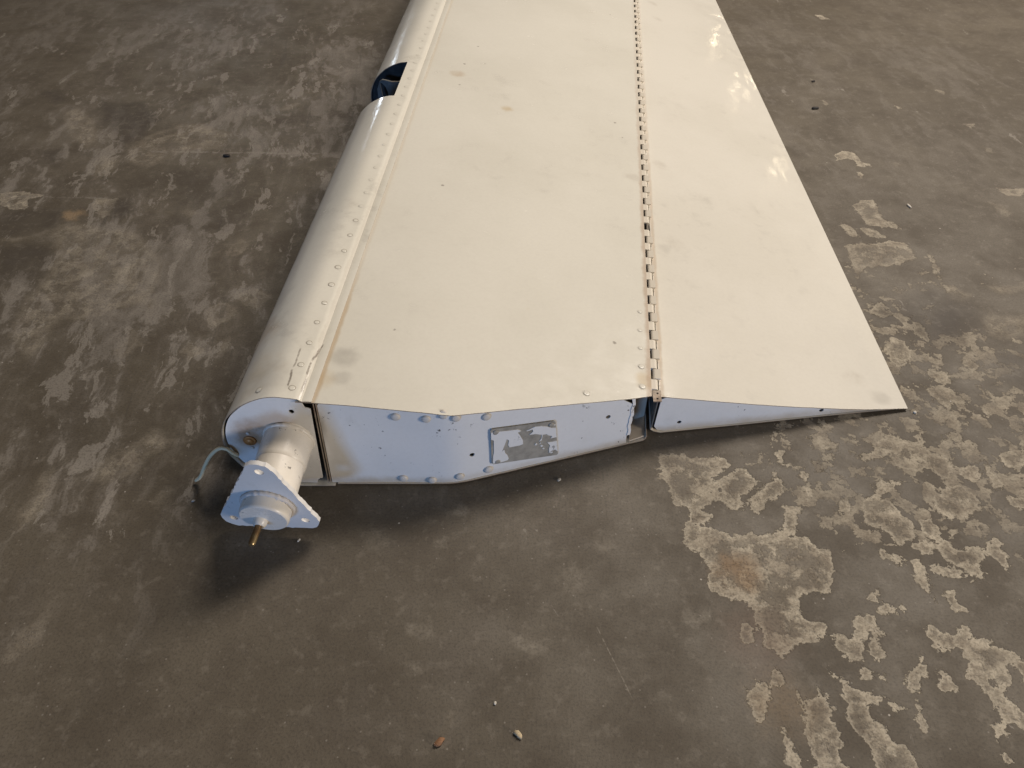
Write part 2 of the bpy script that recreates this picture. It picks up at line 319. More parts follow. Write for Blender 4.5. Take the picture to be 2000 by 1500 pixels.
# ------------------------------------------------------------------ floor
def sdf_poly(X, Y, P):
    """signed distance, positive inside"""
    d = np.full(X.shape, 1e9); ins = np.zeros(X.shape, bool); n = len(P)
    for i in range(n):
        ax, ay = P[i]; bx, by = P[(i + 1) % n]
        ex, ey = bx - ax, by - ay; wx, wy = X - ax, Y - ay
        t = np.clip((wx * ex + wy * ey) / (ex * ex + ey * ey + 1e-12), 0, 1)
        d = np.minimum(d, (wx - ex * t) ** 2 + (wy - ey * t) ** 2)
        c = ((ay > Y) != (by > Y)) & (X < (bx - ax) * (Y - ay) / (by - ay + 1e-12) + ax)
        ins ^= c
    d = np.sqrt(d); return np.where(ins, d, -d)
LR = (1250, 800, 2.1427); UR = (1400, 0, 1.875); UL = (0, 0, 2.143); LL = (0, 800, 2.143)
PALE = [   # worn-through pale patches of the sealed concrete: (crop, strength, outline)
 (LR,1,[(190,480),(175,520),(215,570),(270,620),(300,650),(285,700),(285,740),(330,770),(390,790),(430,785),(480,820),(495,880),(510,920),(515,980),(560,1010),(600,1030),(640,990),(690,960),(730,945),(770,950),(775,900),(740,905),(690,890),(655,840),(660,790),(720,750),(770,775),(800,730),(805,680),(795,600),(750,590),(700,545),(640,530),(560,520),(470,520),(390,530),(330,510),(260,490)]),
 (LR,.8,[(90,190),(85,270),(120,310),(150,390),(210,410),(210,470),(260,480),(300,450),(240,420),(290,390),(300,350),(300,290),(380,230),(330,200),(250,210),(160,190)]),
 (LR,.9,[(310,290),(305,350),(340,380),(380,410),(420,415),(420,360),(470,330),(490,290),(440,250),(400,250),(370,280)]),
 (LR,.9,[(455,380),(480,430),(510,430),(520,380),(560,370),(600,350),(600,310),(560,270),(540,310),(500,330),(510,360)]),
 (LR,.9,[(605,400),(615,470),(570,520),(640,530),(655,470),(670,410)]),
 (LR,1,[(570,185),(585,230),(625,245),(620,225),(600,210),(590,175)]), (LR,1,[(410,175),(450,205),(440,185)]),
 (LR,.8,[(830,430),(850,370),(890,400),(870,440)]),
 (LR,.9,[(930,390),(950,470),(1000,490),(1060,520),(1070,555),(1110,560),(1140,520),(1130,470),(1080,420),(1040,390),(1000,360),(1040,330),(1110,300),(1000,300),(990,350)]),
 (LR,.8,[(910,190),(920,215),(980,210),(1040,180),(1080,240),(1150,250),(1210,240),(1290,290),(1310,240),(1280,200),(1220,190),(1180,150),(1100,130),(1040,110),(980,140),(980,180)]),
 (LR,.85,[(1230,360),(1240,420),(1290,450),(1360,450),(1420,420),(1420,370),(1370,340),(1330,320),(1270,330)]),
 (LR,1.15,[(1175,465),(1185,510),(1240,540),(1260,600),(1320,650),(1380,680),(1430,695),(1440,680),(1400,640),(1430,610),(1480,600),(1520,640),(1530,670),(1540,640),(1520,600),(1500,540),(1480,530),(1470,560),(1420,580),(1380,580),(1360,600),(1300,570),(1260,540),(1240,500),(1210,465)]),
 (LR,1,[(1130,570),(1170,580),(1190,610),(1215,600),(1215,560),(1180,550)]), (LR,1,[(1005,600),(1020,590),(1040,610),(1110,630),(1115,655),(1060,640),(1020,620)]),
 (LR,1.1,[(1150,640),(1150,690),(1180,740),(1210,790),(1230,805),(1240,790),(1215,740),(1190,690),(1170,635)]),
 (LR,1,[(1225,665),(1240,695),(1300,690),(1350,700),(1380,715),(1340,680),(1290,670),(1240,650)]),
 (LR,1,[(1265,770),(1290,790),(1300,830),(1330,850),(1355,830),(1320,800),(1310,765)]), (LR,1,[(965,795),(985,805),(1005,780),(995,755),(975,770)]),
 (LR,1,[(995,815),(1000,845),(1060,855),(1100,850),(1135,845),(1100,820),(1060,825),(1030,815)]),
 (LR,1,[(910,870),(905,940),(870,970),(860,1030),(900,1050),(930,1030),(935,970),(960,930),(1000,950),(1025,940),(990,910),(975,860),(940,855)]),
 (LR,1,[(960,975),(980,1040),(1000,1055),(1015,1010),(980,970)]), (LR,1,[(815,945),(820,975),(770,980),(850,1000),(850,950)]),
 (LR,1.2,[(1200,910),(1215,950),(1250,975),(1225,1000),(1260,1015),(1310,990),(1330,975),(1360,1030),(1400,1060),(1370,1090),(1375,1120),(1420,1150),(1450,1190),(1490,1230),(1510,1290),(1490,1330),(1495,1380),(1530,1340),(1560,1310),(1650,1380),(1660,1300),(1570,1240),(1540,1210),(1520,1170),(1560,1140),(1530,1090),(1550,1060),(1590,1100),(1640,1180),(1660,1100),(1560,1020),(1500,1000),(1440,970),(1390,960),(1380,910),(1340,900),(1330,940),(1290,945),(1240,920)]),
 (LR,1.1,[(1240,1095),(1265,1130),(1250,1170),(1280,1180),(1320,1170),(1290,1140),(1265,1095)]),
 (LR,1.1,[(1175,1025),(1165,1070),(1130,1100),(1110,1090),(1120,1120),(1140,1130),(1100,1150),(1110,1180),(1160,1200),(1170,1170),(1150,1150),(1170,1110),(1200,1120),(1190,1080)]),
 (LR,1,[(920,1100),(930,1130),(950,1125),(965,1100),(940,1090)]), (LR,1,[(990,1090),(1010,1120),(1040,1135),(1030,1110)]),
 (LR,1,[(450,1160),(445,1200),(460,1240),(490,1270),(495,1310),(520,1310),(530,1260),(540,1200),(545,1160),(500,1130),(485,1125),(480,1160)]),
 (LR,.8,[(420,950),(440,975),(470,970),(485,940),(450,905),(425,920)]), (LR,.8,[(550,1075),(565,1120),(550,1150),(580,1165),(595,1130),(585,1090)]),
 (LR,1,[(660,1170),(655,1230),(690,1280),(700,1340),(720,1400),(725,1450),(740,1520),(890,1540),(820,1440),(840,1400),(830,1340),(800,1290),(800,1240),(780,1220),(790,1190),(740,1175),(735,1220),(690,1230),(670,1190)]),
 (LR,1.1,[(820,1140),(860,1190),(870,1260),(910,1340),(960,1400),(980,1460),(1010,1540),(1230,1540),(1130,1430),(1060,1400),(1020,1340),(970,1290),(940,1230),(1010,1210),(960,1190),(900,1170),(860,1140),(800,1100)]),
 (LR,1.1,[(1030,1220),(1060,1250),(1130,1270),(1170,1310),(1190,1340),(1190,1300),(1160,1215),(1155,1250),(1110,1260),(1070,1240)]),
 (LR,.8,[(590,1330),(610,1400),(610,1460),(660,1500),(675,1490),(640,1400),(610,1330)]), (LR,1.1,[(1520,1440),(1540,1480),(1570,1485),(1550,1455)]),
 (LR,.9,[(1430,210),(1450,260),(1480,330),(1520,320),(1500,280),(1460,240)]), (LR,.9,[(1530,360),(1560,400),(1620,430),(1620,380)]),
 (LR,.9,[(1350,240),(1340,290),(1400,300),(1430,270),(1390,230)]), (LR,.8,[(1490,180),(1620,170),(1620,230),(1520,240)]),
 (LR,.7,[(700,110),(740,160),(800,180),(830,150),(790,120),(760,90)]), (LR,.7,[(1290,100),(1330,160),(1350,130),(1320,90)]),
 (LR,.7,[(660,280),(690,300),(710,270),(680,260)]), (LR,.7,[(690,320),(700,390),(720,390),(720,330)]), (LR,.7,[(720,210),(740,260),(770,260),(760,220)]),
 (UR,.9,[(430,565),(440,590),(470,580),(500,585),(520,610),(575,605),(530,595),(500,560),(460,555)]), (UR,.8,[(515,640),(530,655),(540,640),(525,632)]),
 (UR,.8,[(500,755),(530,790),(560,820),(600,830),(670,835),(650,820),(600,800),(590,770),(575,735),(530,735)]), (UR,.8,[(450,825),(490,860),(520,870),(500,840),(470,822)]),
 (UR,.8,[(530,840),(560,865),(620,870),(590,850),(540,835)]),
 (UR,.7,[(470,900),(490,950),(510,1000),(515,1020),(540,980),(590,970),(640,975),(690,960),(740,940),(690,890),(640,880),(590,895),(530,895)]),
 (UR,.7,[(760,925),(785,960),(800,1000),(820,1030),(810,990),(790,940)]), (UR,.8,[(560,1140),(600,1165),(640,1150),(600,1110)]),
 (UR,.9,[(635,1150),(690,1185),(700,1165),(660,1145)]), (UR,.9,[(720,1185),(730,1230),(770,1245),(765,1220),(740,1180)]),
 (UR,.9,[(610,1280),(660,1340),(700,1330),(720,1290),(690,1260),(650,1230)]), (UR,.55,[(975,1180),(1010,1230),(1080,1240),(1140,1210),(1140,1150),(1060,1160),(1000,1150)]),
 (UR,.8,[(770,1350),(800,1400),(850,1400),(860,1370),(820,1360)]), (UR,.8,[(900,1320),(940,1370),(960,1340),(920,1310)]), (UR,.8,[(760,1420),(830,1420),(900,1470),(840,1490)]),
 (UR,.7,[(1030,690),(1060,715),(1120,720),(1125,690)]), (UR,.8,[(360,55),(385,70),(410,70),(380,55)]), (UR,.7,[(385,365),(400,385),(408,378)]), (UR,.8,[(650,385),(670,400),(682,395)]),
 (UR,.7,[(800,330),(830,345),(842,335)]), (UR,.7,[(910,455),(930,470),(942,455)]), (UR,.6,[(980,540),(1000,558),(1006,545)]), (UR,.6,[(640,595),(660,607),(675,602)]),
 (UR,.6,[(1000,740),(1050,790),(1080,785),(1040,750)]), (UR,.5,[(820,1040),(860,1090),(900,1110),(930,1080),(870,1050)]), (UR,.5,[(990,1050),(1040,1080),(1140,1060),(1140,1040)]),
 (UL,.42,[(210,960),(300,930),(450,960),(560,960),(640,1050),(690,1100),(660,1180),(620,1270),(520,1280),(440,1310),(330,1340),(250,1330),(180,1450),(120,1500),(40,1400),(120,1240),(200,1160),(240,1060)]),
 (UL,.6,[(870,1330),(890,1370),(960,1340),(990,1290),(940,1260),(880,1290)]), (UL,.6,[(1000,1260),(1080,1290),(1130,1240),(1060,1200),(1000,1230)]), (UL,.6,[(940,1070),(1010,1060),(1040,1020),(1010,990),(970,1030)]),
 (UL,.6,[(760,1470),(800,1500),(850,1470),(800,1430)]), (UL,.6,[(920,1480),(970,1440),(960,1410),(930,1430)]), (UL,.75,[(0,810),(0,850),(60,880),(110,870),(110,830),(200,820),(90,800)]),
 (UL,.65,[(390,830),(390,880),(440,910),(480,870),(490,830)]), (UL,.5,[(0,1000),(60,1010),(210,965),(150,990)]), (UL,.55,[(560,1380),(590,1440),(520,1490),(480,1470),(540,1420)]),
 (UL,.55,[(610,1280),(640,1310),(650,1240),(625,1250)]), (UL,.5,[(1140,465),(1210,460),(1260,430),(1200,440)]), (UL,.5,[(1230,1010),(1260,1000),(1250,980)]), (UL,.5,[(760,880),(790,910),(840,890),(800,870)]),
 (UL,.45,[(270,470),(290,560),(370,620),(410,580),(390,500),(330,450)]), (UL,.4,[(540,620),(640,560),(760,520),(860,520),(960,560),(930,620),(760,640),(620,700),(540,680)]),
 (UL,.4,[(390,680),(440,650),(500,670),(470,720),(400,750)]),
 (LL,.55,[(500,170),(560,150),(640,80),(700,110),(740,130),(690,160),(620,190),(560,260),(480,290),(430,300),(380,270),(430,220)]),
 (LL,.5,[(60,430),(140,380),(160,300),(220,250),(230,330),(170,440),(90,500)]), (LL,.45,[(20,1050),(80,940),(170,880),(220,800),(170,960),(90,1030)]),
 (LL,.4,[(640,380),(680,340),(720,330),(700,370)]),
]
HOLES = [(LR, [(1450,1130),(1470,1170),(1500,1150),(1490,1110)]), (LR, [(320,310),(325,345),(345,350),(350,320)]), (LR, [(1230,345),(1235,370),(1255,360),(1250,340)])]
DARK = [(UR,[(770,1180),(800,1225),(860,1230),(905,1200),(900,1150),(860,1110),(810,1130)],1.0),(UL,[(420,420),(440,520),(520,600),(600,560),(660,500),(600,430)],.8),(UL,[(480,840),(460,890),(490,915),(550,890),(545,840)],1.0),
 (UL,[(0,1050),(100,1020),(210,1040),(200,1100),(130,1180),(0,1180)],.8),(UL,[(0,890),(250,880),(230,950),(0,990)],.8),(UL,[(190,390),(240,430),(270,400),(220,380)],.8),(UL,[(1080,430),(1250,470),(1500,300),(1500,520),(1400,640),(1180,560)],.35),
 (UL,[(740,700),(900,740),(1000,760),(1050,900),(950,960),(820,950),(700,1000),(720,850)],.35),(UL,[(180,640),(250,630),(240,700),(180,670)],.7),
 (UR,[(700,1090),(690,1160),(740,1230),(820,1265),(900,1245),(950,1180),(930,1110),(850,1070),(770,1060)],.6),(UR,[(1010,1310),(1130,1300),(1130,1420),(1040,1380)],.7),(UR,[(600,1120),(660,1150),(640,1180),(600,1160)],.7),(UR,[(720,1130),(760,1180),(740,1190),(690,1150)],.7)]
def build_floor():
    def axis(lo, hi, st, far):
        a = list(np.arange(lo, hi + 1e-6, st)); s = st; x = hi
        while x < far[1]: s *= 1.45; x += s; a.append(x)
        s = st; x = lo; b = []
        while x > far[0]: s *= 1.45; x -= s; b.append(x)
        return np.array(b[::-1] + a)
    xs = axis(-1.35, 1.35, 0.0045, (-9, 9)); ys = axis(0.12, 2.15, 0.0045, (-8, 14))
    X, Y = np.meshgrid(xs, ys); R, Cn = X.shape
    V = np.stack([X.ravel(), Y.ravel(), np.zeros(X.size)], 1)
    i = np.arange((R - 1) * Cn).reshape(R - 1, Cn)[:, :-1].ravel()
    F = np.stack([i, i + 1, i + Cn + 1, i + Cn], 1)
    me = bpy.data.meshes.new('floor'); me.vertices.add(len(V)); me.vertices.foreach_set('co', V.ravel().astype(np.float32))
    me.loops.add(F.size); me.loops.foreach_set('vertex_index', F.ravel().astype(np.int32))
    me.polygons.add(len(F)); me.polygons.foreach_set('loop_start', np.arange(0, F.size, 4, dtype=np.int32))
    me.update(calc_edges=True)
    def world(crop, P): return [tuple(on_z(crop[0] + a / crop[2], crop[1] + b / crop[2])[:2]) for a, b in P]
    def splat(arr, P, pad, fn):
        px = [p[0] for p in P]; py = [p[1] for p in P]
        a, b = np.searchsorted(xs, [min(px) - pad, max(px) + pad]); c, d = np.searchsorted(ys, [min(py) - pad, max(py) + pad])
        if b > a and d > c:
            s = sdf_poly(X[c:d, a:b], Y[c:d, a:b], P); arr[c:d, a:b] = fn(arr[c:d, a:b], s)
    sd = np.full(X.shape, -0.05); st = np.zeros(X.shape); dk = np.zeros(X.shape)
    for crop, k, P in PALE:
        P = world(crop, P); splat(sd, P, 0.05, np.maximum)
        splat(st, P, 0.03, lambda o, s, k=k: np.where(s > -0.025, np.maximum(o, k), o))
    for crop, P in HOLES: splat(sd, world(crop, P), 0.03, lambda o, s: np.minimum(o, -s))
    for crop, P, k in DARK: splat(dk, world(crop, P), 0.03, lambda o, s, k=k: np.maximum(o, k * np.clip((s + 0.012) / 0.02, 0, 1)))
    # how densely the coating is worn: right of the elevator and far left
    def blob(px, py, rx, ry): c = on_z(px, py); return np.exp(-(((X - c.x) / rx) ** 2 + ((Y - c.y) / ry) ** 2))
    wear = np.clip(1.0 * blob(1780, 780, .16, .13) + .9 * blob(1930, 900, .2, .15) + .7 * blob(1650, 980, .12, .06) + .45 * blob(1820, 560, .25, .16) + .5 * blob(1600, 560, .08, .10), 0, 1)
    wear2 = np.clip(1.0 * blob(180, 480, .5, .32) + .8 * blob(470, 640, .25, .22) + .75 * blob(290, 850, .16, .10) + .6 * blob(620, 200, .6, .35) + .55 * blob(80, 1230, .08, .16) + .5 * blob(400, 80, .8, .5) + .3 * blob(1750, 150, .8, .5), 0, 1)
    for nme, arr in (('pale_edge', sd), ('pale_amount', st), ('dark_spot', dk), ('wear_right', wear), ('wear_left', wear2)):
        at = me.attributes.new(nme, 'FLOAT', 'POINT'); at.data.foreach_set('value', arr.ravel().astype(np.float32))
    g = G('worn_sealed_concrete'); p = g.obj()
    big = g.noise(p, 2.6, 4, 0.55); mid = g.noise(p, 13.0, 6, 0.62); fine = g.noise(p, 75.0, 6, 0.7); grit = g.noise(p, 420.0, 3, 0.7)
    base = g.mix(g.step(big, 0.34, 0.68), (0.113, 0.094, 0.068), (0.152, 0.129, 0.097))
    base = g.mix(g.step(mid, 0.36, 0.66, 0.0, 0.75), base, (0.087, 0.070, 0.050))
    base = g.mix(g.step(g.noise(g.vm('ADD', p, (3.3, 1.7, 0)), 4.5, 6, 0.62), 0.54, 0.70, 0.0, 0.30), base, (0.205, 0.180, 0.148))
    pe = g.attr('pale_edge'); pa = g.attr('pale_amount'); dk_ = g.attr('dark_spot'); wr = g.attr('wear_right'); wl = g.attr('wear_left')
    
    # hazy, dragged wear on the left (brushed along one direction)
    dirv = on_z(150, 620) - on_z(260, 380); ang = math.atan2(dirv.y, dirv.x)
    q = g.mapping(p, rot=(0, 0, ang), sc=(2.6, 1.0, 1.0))
    q = g.vm('ADD', q, g.vm('SCALE', g.noise(p, 9.0, 3, col=True), scale=0.05))
    h1 = g.noise(q, 8.0, 7, 0.68); h2 = g.noise(q, 46.0, 4, 0.65)
    hv = g.math('ADD', h1, g.math('MULTIPLY', g.math('SUBTRACT', h2, 0.5), 0.45))
    hz = g.math('MULTIPLY', g.step(hv, 0.52, 0.56, 0.0, 0.42), wl)
    hz = g.math('ADD', hz, g.math('MULTIPLY', g.step(hv, 0.38, 0.60, 0.0, 0.42), wl), clamp=True)
    col = g.mix(hz, base, g.mix(g.step(h2, 0.4, 0.65), (0.175, 0.153, 0.126), (0.265, 0.236, 0.200)))
    # long dark drag marks
    q2 = g.mapping(p, rot=(0, 0, ang), sc=(16.0, 1.0, 1.0)); sc_ = g.noise(q2, 52.0, 4, 0.6)
    col = g.mix(g.math('MULTIPLY', g.step(sc_, 0.62, 0.70, 0.0, 0.5), wl), col, (0.085, 0.073, 0.060))
    ls = g.noise(g.vm('ADD', q, (4.4, 9.1, 0)), 30.0, 6, 0.68)
    lv = g.math('ADD', ls, g.math('MULTIPLY', g.math('SUBTRACT', wl, 1.0), 0.12))
    col = g.mix(g.math('MULTIPLY', g.step(lv, 0.575, 0.595), 0.7), col, (0.285, 0.255, 0.215))
    # flaked patches: noise-edged
    e = g.math('ADD', pe, g.math('MULTIPLY', g.math('SUBTRACT', fine, 0.5), 0.024)); e = g.math('ADD', e, g.math('MULTIPLY', g.math('SUBTRACT', mid, 0.5), 0.010))
    flk = g.noise(p, 190.0, 3, 0.65); e = g.math('ADD', e, g.math('MULTIPLY', g.math('SUBTRACT', flk, 0.34), 0.008))
    pm = g.math('MAXIMUM', g.math('MULTIPLY', g.step(e, -0.0006, 0.0010), g.step(pa, 0.5, 0.75, 0.25, 1.0)), g.math('MULTIPLY', g.step(e, -0.006, 0.012), g.step(pa, 0.5, 0.75, 1.0, 0.0)))
    r1 = g.noise(g.vm('ADD', p, g.vm('SCALE', g.noise(p, 30.0, 3, col=True), scale=0.015)), 46.0, 5, 0.64)
    rv = g.math('ADD', r1, g.math('MULTIPLY', g.math('SUBTRACT', wr, 1.0), 0.24))
    rm = g.math('MULTIPLY', g.step(rv, 0.515, 0.528), g.step(mid, 0.3, 0.7, 0.35, 0.8))
    inner = g.noise(p, 46.0, 6, 0.7)
    pcol = g.mix(g.step(inner, 0.32, 0.66), (0.25, 0.21, 0.16), (0.50, 0.44, 0.34))
    pcol = g.mix(g.step(fine, 0.50, 0.62, 0.0, 0.5), pcol, (0.15, 0.125, 0.096))
    rim = g.math('MULTIPLY', g.math('MULTIPLY', g.step(e, 0.0008, 0.0055, 1.0, 0.0), pm), g.step(pa, 0.65, 1.0))
    pcol = g.mix(g.math('MULTIPLY', rim, 0.55), pcol, (0.58, 0.515, 0.40))
    worn = g.math('MULTIPLY', g.step(e, 0.001, 0.012, 0.25, 1.0), g.step(g.noise(g.vm('ADD', p, (7.1, 2.2, 0)), 34, 7, 0.74), 0.46, 0.54, 0.0, 0.72))
    pfac = g.math('MULTIPLY', g.math('MULTIPLY', pm, pa, clamp=True), g.math('SUBTRACT', 1.0, worn))
    both = g.math('MAXIMUM', pfac, rm)
    col = g.mix(both, col, pcol)
    col = g.mix(g.math('MULTIPLY', dk_, g.step(mid, 0.3, 0.6, 0.5, 0.9)), col, (0.075, 0.062, 0.049))
    # orange-tan rust bloom inside the big patch, and a tan fleck at the left
    wobF = g.vm('SCALE', g.vm('SUBTRACT', g.noise(p, 48, 4, col=True), (.5, .5, .5)), scale=0.04); pw = g.vm('ADD', p, wobF)
    for (px, py, r, cc, s_) in ((1440, 1115, .03, (0.30, 0.19, 0.10), .55), (143, 420, .022, (0.34, 0.24, 0.14), .7), (1530, 1375, .04, (0.24, 0.17, 0.10), .4), (1480, 1245, .05, (0.19, 0.135, 0.10), .4)):
        d = g.vm('DISTANCE', pw, tuple(on_z(px, py)))
        col = g.mix(g.step(d, r * 0.2, r, s_, 0.0), col, cc)
    # soft round splash marks
    for (px, py, r, s_) in ((1035, 1263, .018, .55), (866, 1057, .012, .5), (892, 995, .014, .4), (1115, 1125, .022, .35), (1180, 1062, .02, .3), (820, 1222, .016, .35), (800, 1310, .014, .3), (735, 1050, .02, .3), (1360, 1208, .012, .45)):
        d = g.vm('DISTANCE', pw, tuple(on_z(px, py)))
        col = g.mix(g.math('MULTIPLY', g.step(d, r * 0.15, r, s_, 0.0), g.step(fine, 0.3, 0.6)), col, (0.30, 0.265, 0.21))
    # chalk line across the left, thin scratch in front
    def stroke(col, a, b, w, cc, s_):
        A = on_z(*a); B = on_z(*b); d = (B - A); L = d.length; d.normalize()
        rel = g.vm('SUBTRACT', p, tuple(A)); al = g.vm('DOT_PRODUCT', rel, tuple(d)); ac = g.vm('DOT_PRODUCT', rel, (-d.y, d.x, 0))
        ac = g.math('ABSOLUTE', g.math('ADD', ac, g.math('MULTIPLY', g.math('SUBTRACT', mid, 0.5), w * 3)))
        f = g.math('MULTIPLY', g.step(ac, w * .4, w, s_, 0.0), g.math('MULTIPLY', g.step(al, 0, L * .1), g.step(al, L * .9, L, 1.0, 0.0)))
        return g.mix(g.math('MULTIPLY', f, g.step(fine, .42, .56)), col, cc)
    col = stroke(col, (250, 296), (640, 300), .004, (0.30, 0.27, 0.23), .6); col = stroke(col, (1163, 1218), (1236, 1366), .0007, (0.28, 0.25, 0.20), .6)
    col = stroke(col, (1075, 1180), (1095, 1210), .0007, (0.26, 0.23, 0.19), .5); col = stroke(col, (0, 383), (230, 388), .003, (0.30, 0.27, 0.23), .4)
    # sparse bright grains
    vd, vc = g.voro(p, 46.0); sx = g.sep(vc)
    col = g.mix(g.math('MULTIPLY', g.step(vd, 0.035, 0.055, 1.0, 0.0), g.step(sx[0], 0.90, 0.91)), col, (0.48, 0.44, 0.38))
    vd2, vc2 = g.voro(p, 150.0)
    col = g.mix(g.math('MULTIPLY', g.step(vd2, 0.08, 0.16, 0.7, 0.0), g.step(g.sep(vc2)[1], 0.80, 0.82)), col, (0.27, 0.24, 0.20))
    col = g.mix(g.step(grit, 0.46, 0.66, 0.0, 0.75), col, g.mix(0.55, col, (0.050, 0.042, 0.034)))
    col = g.mix(g.step(fine, 0.52, 0.68, 0.0, 0.55), col, g.mix(0.32, col, (0.34, 0.30, 0.245)))
    rg = g.math('ADD', g.step(mid, 0.3, 0.7, 0.50, 0.66), g.math('MULTIPLY', both, 0.25))
    hgt = g.math('SUBTRACT', g.math('MULTIPLY', grit, 0.25), g.math('MULTIPLY', both, 0.9))
    nb = g.bump(hgt, 0.7, 0.0011); nb = g.bump(mid, 0.25, 0.002, nb)
    m = g.out(col, rg, 0.0, nb, spec=0.28)
    o = link('floor', me, m, None, False); o['kind'] = 'structure'
    return o
build_floor()

# ------------------------------------------------------------------ the elevator: outline on the floor
A = on_z(640, 946); B = on_z(893, 946); C = on_z(1262, 860)
D = on_z(1268, 849); E_ = on_z(1770, 798)
YR = A.y; YEND = 2.35
def rib_pt(px, py):
    p = on_y(px, py, YR)
    return p if p.x < B.x else on_vert(px, py, B, C)
def tab_pt(px, py): return on_vert(px, py, D, E_)
# rib path: straight, rounded bend, straight. s measured as x along the path
bcn = (C - B).normalized()
def rib_y(x, r=0.014):
    sl = bcn.y / bcn.x; d = x - B.x
    if d < -r: return YR
    if d > r: return YR + sl * d
    return YR + sl * (d + r) ** 2 / (4 * r)
def slope(x):       # lines run along the span, opening slightly towards the hinge
    t = (x - SEAM.x) / (HIN.x - SEAM.x); return S_SL + (H_SL - S_SL) * max(-.2, min(1, t))

root = bpy.data.objects.new('aircraft_elevator', None); COL.objects.link(root)
root.location = (-0.02, 0.52, 0); root['_base'] = Vector(root.location); root.empty_display_size = 0.1
tag(root, 'cream painted aircraft elevator lying on the concrete floor, torque tube towards the camera', 'elevator')

# ---- leading edge skin (rounded D nose)
NOSE = [(607,781),(585,776),(560,773),(536,771),(515,772.5),(497,777),(479,784),(463,793),(443,812),(435,834),(437,857),(448,881),(460,893),(477,908),(500,923),(530,937),(560,944),(589,947)]
prof = [on_y(a, b, YR) for a, b in NOSE]
prof = [Vector((p.x, 0, max(p.z, 0.0012))) for p in prof]
prof[-1].z = 0.0012
PN = crom(prof, 60)
PN = [Vector((SEAM.x + 0.0015, 0, SEAM.z + .0009)), Vector((SEAM.x - .001, 0, SEAM.z + .0013)), Vector((SEAM.x - .005, 0, SEAM.z + .0014)), Vector((SEAM.x - .0075, 0, SEAM.z + .0012))] + [p for p in PN if p.x < SEAM.x - .0105 or p.z < .06] + [Vector((SEAM.x + .004, 0, .0011))]
def nose_slope(p): return 0.052 + 0.008 * max(0.0, min(1.0, (p.x + 0.276) / 0.092))
notchY = (on_z(770, 192, .125).y, on_z(795, 126, .125).y)
stations = sorted(set([YR - .003] + list(np.linspace(YR + .02, notchY[0], 18)) + [notchY[0] + .002] + list(np.linspace(notchY[0] + .01, notchY[1] - .01, 6)) + [notchY[1] - .002] + list(np.linspace(notchY[1], YEND, 24))))
ncol = len(PN)
def nose_p(p, y, wave=True):
    q = Vector((p.x + nose_slope(p) * (y - YR), y, p.z))
    if wave and p.z > .05: q.z += 0.0004 * nz(p.x * 18, y * 7, 2.0)
    return q
NV = [nose_p(p, y) for y in stations for p in PN]
cut_lo = next(j for j, p in enumerate(PN) if p.x < on_z(783, 158, .125).x - 0.0); 
xcut = on_z(783, 158, .125); xcut = xcut.x - .055 * (xcut.y - YR)
j0 = min(range(ncol), key=lambda j: abs(PN[j].x - xcut) if PN[j].z > .08 else 9)
j1 = max(j for j in range(ncol) if PN[j].z > .030 and PN[j].x < -.2)
def in_notch(i, j): return notchY[0] - 1e-6 <= stations[i] and stations[i + 1] <= notchY[1] + 1e-6 and j0 <= j < j1
nose = mesh('leading_edge_skin', NV, grid_faces(len(stations), ncol, in_notch), [M_nose, M_rim], root); solid(nose, .0009, 1, rim=True)

# ---- upper skin
TOPPX = [(607,781.5),(660,787),(720,793),(780,798.5),(840,804),(872,806),(893,805),(950,801),(1040,794),(1120,786.5),(1200,778.5),(1240,774)]
top = [rib_pt(a, b) for a, b in TOPPX]
last = Vector((HIN.x - .0050, HIN.y, .0)); last.z = top[-1].z - .0035
top.append(last)
ZP = np.polyfit([p.x for p in top], [p.z for p in top], 3)
TP = crom(top, 56)
for p in TP: p.z = float(np.polyval(ZP, p.x))
TP = [Vector((TP[0].x - .014, TP[0].y, TP[0].z + .0006))] + TP
def top_p(p, y, wave=True):
    q = Vector((p.x + slope(p.x) * (y - p.y), y, p.z))
    if wave: q.z += 0.0011 * nz(q.x * 7 + 4, y * 5, 0.3) * min(1, (y - p.y) / .08)
    return q
NR = 90
TV = []
for i in range(NR):
    t = (i / (NR - 1)) ** 1.15
    for k, p in enumerate(TP):
        y0 = p.y - .0025 + .0005 * nz(p.x * 60, 1.2); y = y0 + (YEND - y0) * t
        TV.append(top_p(p, y))
us = mesh('upper_skin', TV, grid_faces(NR, len(TP)), [M_skin, M_rim], root); solid(us, .0009, -1, rim=True)
# ---- lower skin
LW = [Vector((x, rib_y(x) - .0008, .0016)) for x in np.linspace(SEAM.x + .006, C.x - .004, 40)] + [Vector((C.x - .001, C.y, .0022)), Vector((C.x + .0005, C.y + .001, .006))]
LV = [Vector((p.x + slope(p.x) * (y - p.y), y, p.z)) for t in np.linspace(0, 1, 12) for p in LW for y in [p.y + (YEND - p.y) * t]]
mesh('lower_skin', LV, grid_faces(12, len(LW)), [M_hinge, M_rim], root); solid(bpy.data.objects['lower_skin'], .0010, 1, rim=True)

# ---- spars
def strip(name, x, z0, z1, y0, mats, sl=None, th=.0015, nseg=8):
    V = []
    for t in np.linspace(0, 1, nseg):
        y = y0 + (YEND - .01 - y0) * t; xx = x + (slope(x) if sl is None else sl) * (y - YR)
        V += [(xx, y, z0), (xx, y, z1)]
    return solid(mesh(name, V, grid_faces(nseg, 2), mats, root, False), th, 0)
strip('front_spar', SEAM.x - .006, .003, SEAM.z - .0035, YR + .012, [M_inner])
strip('rear_spar', C.x - .010 - slope(C.x) * .06, .004, .064, C.y + .035, [M_inner])

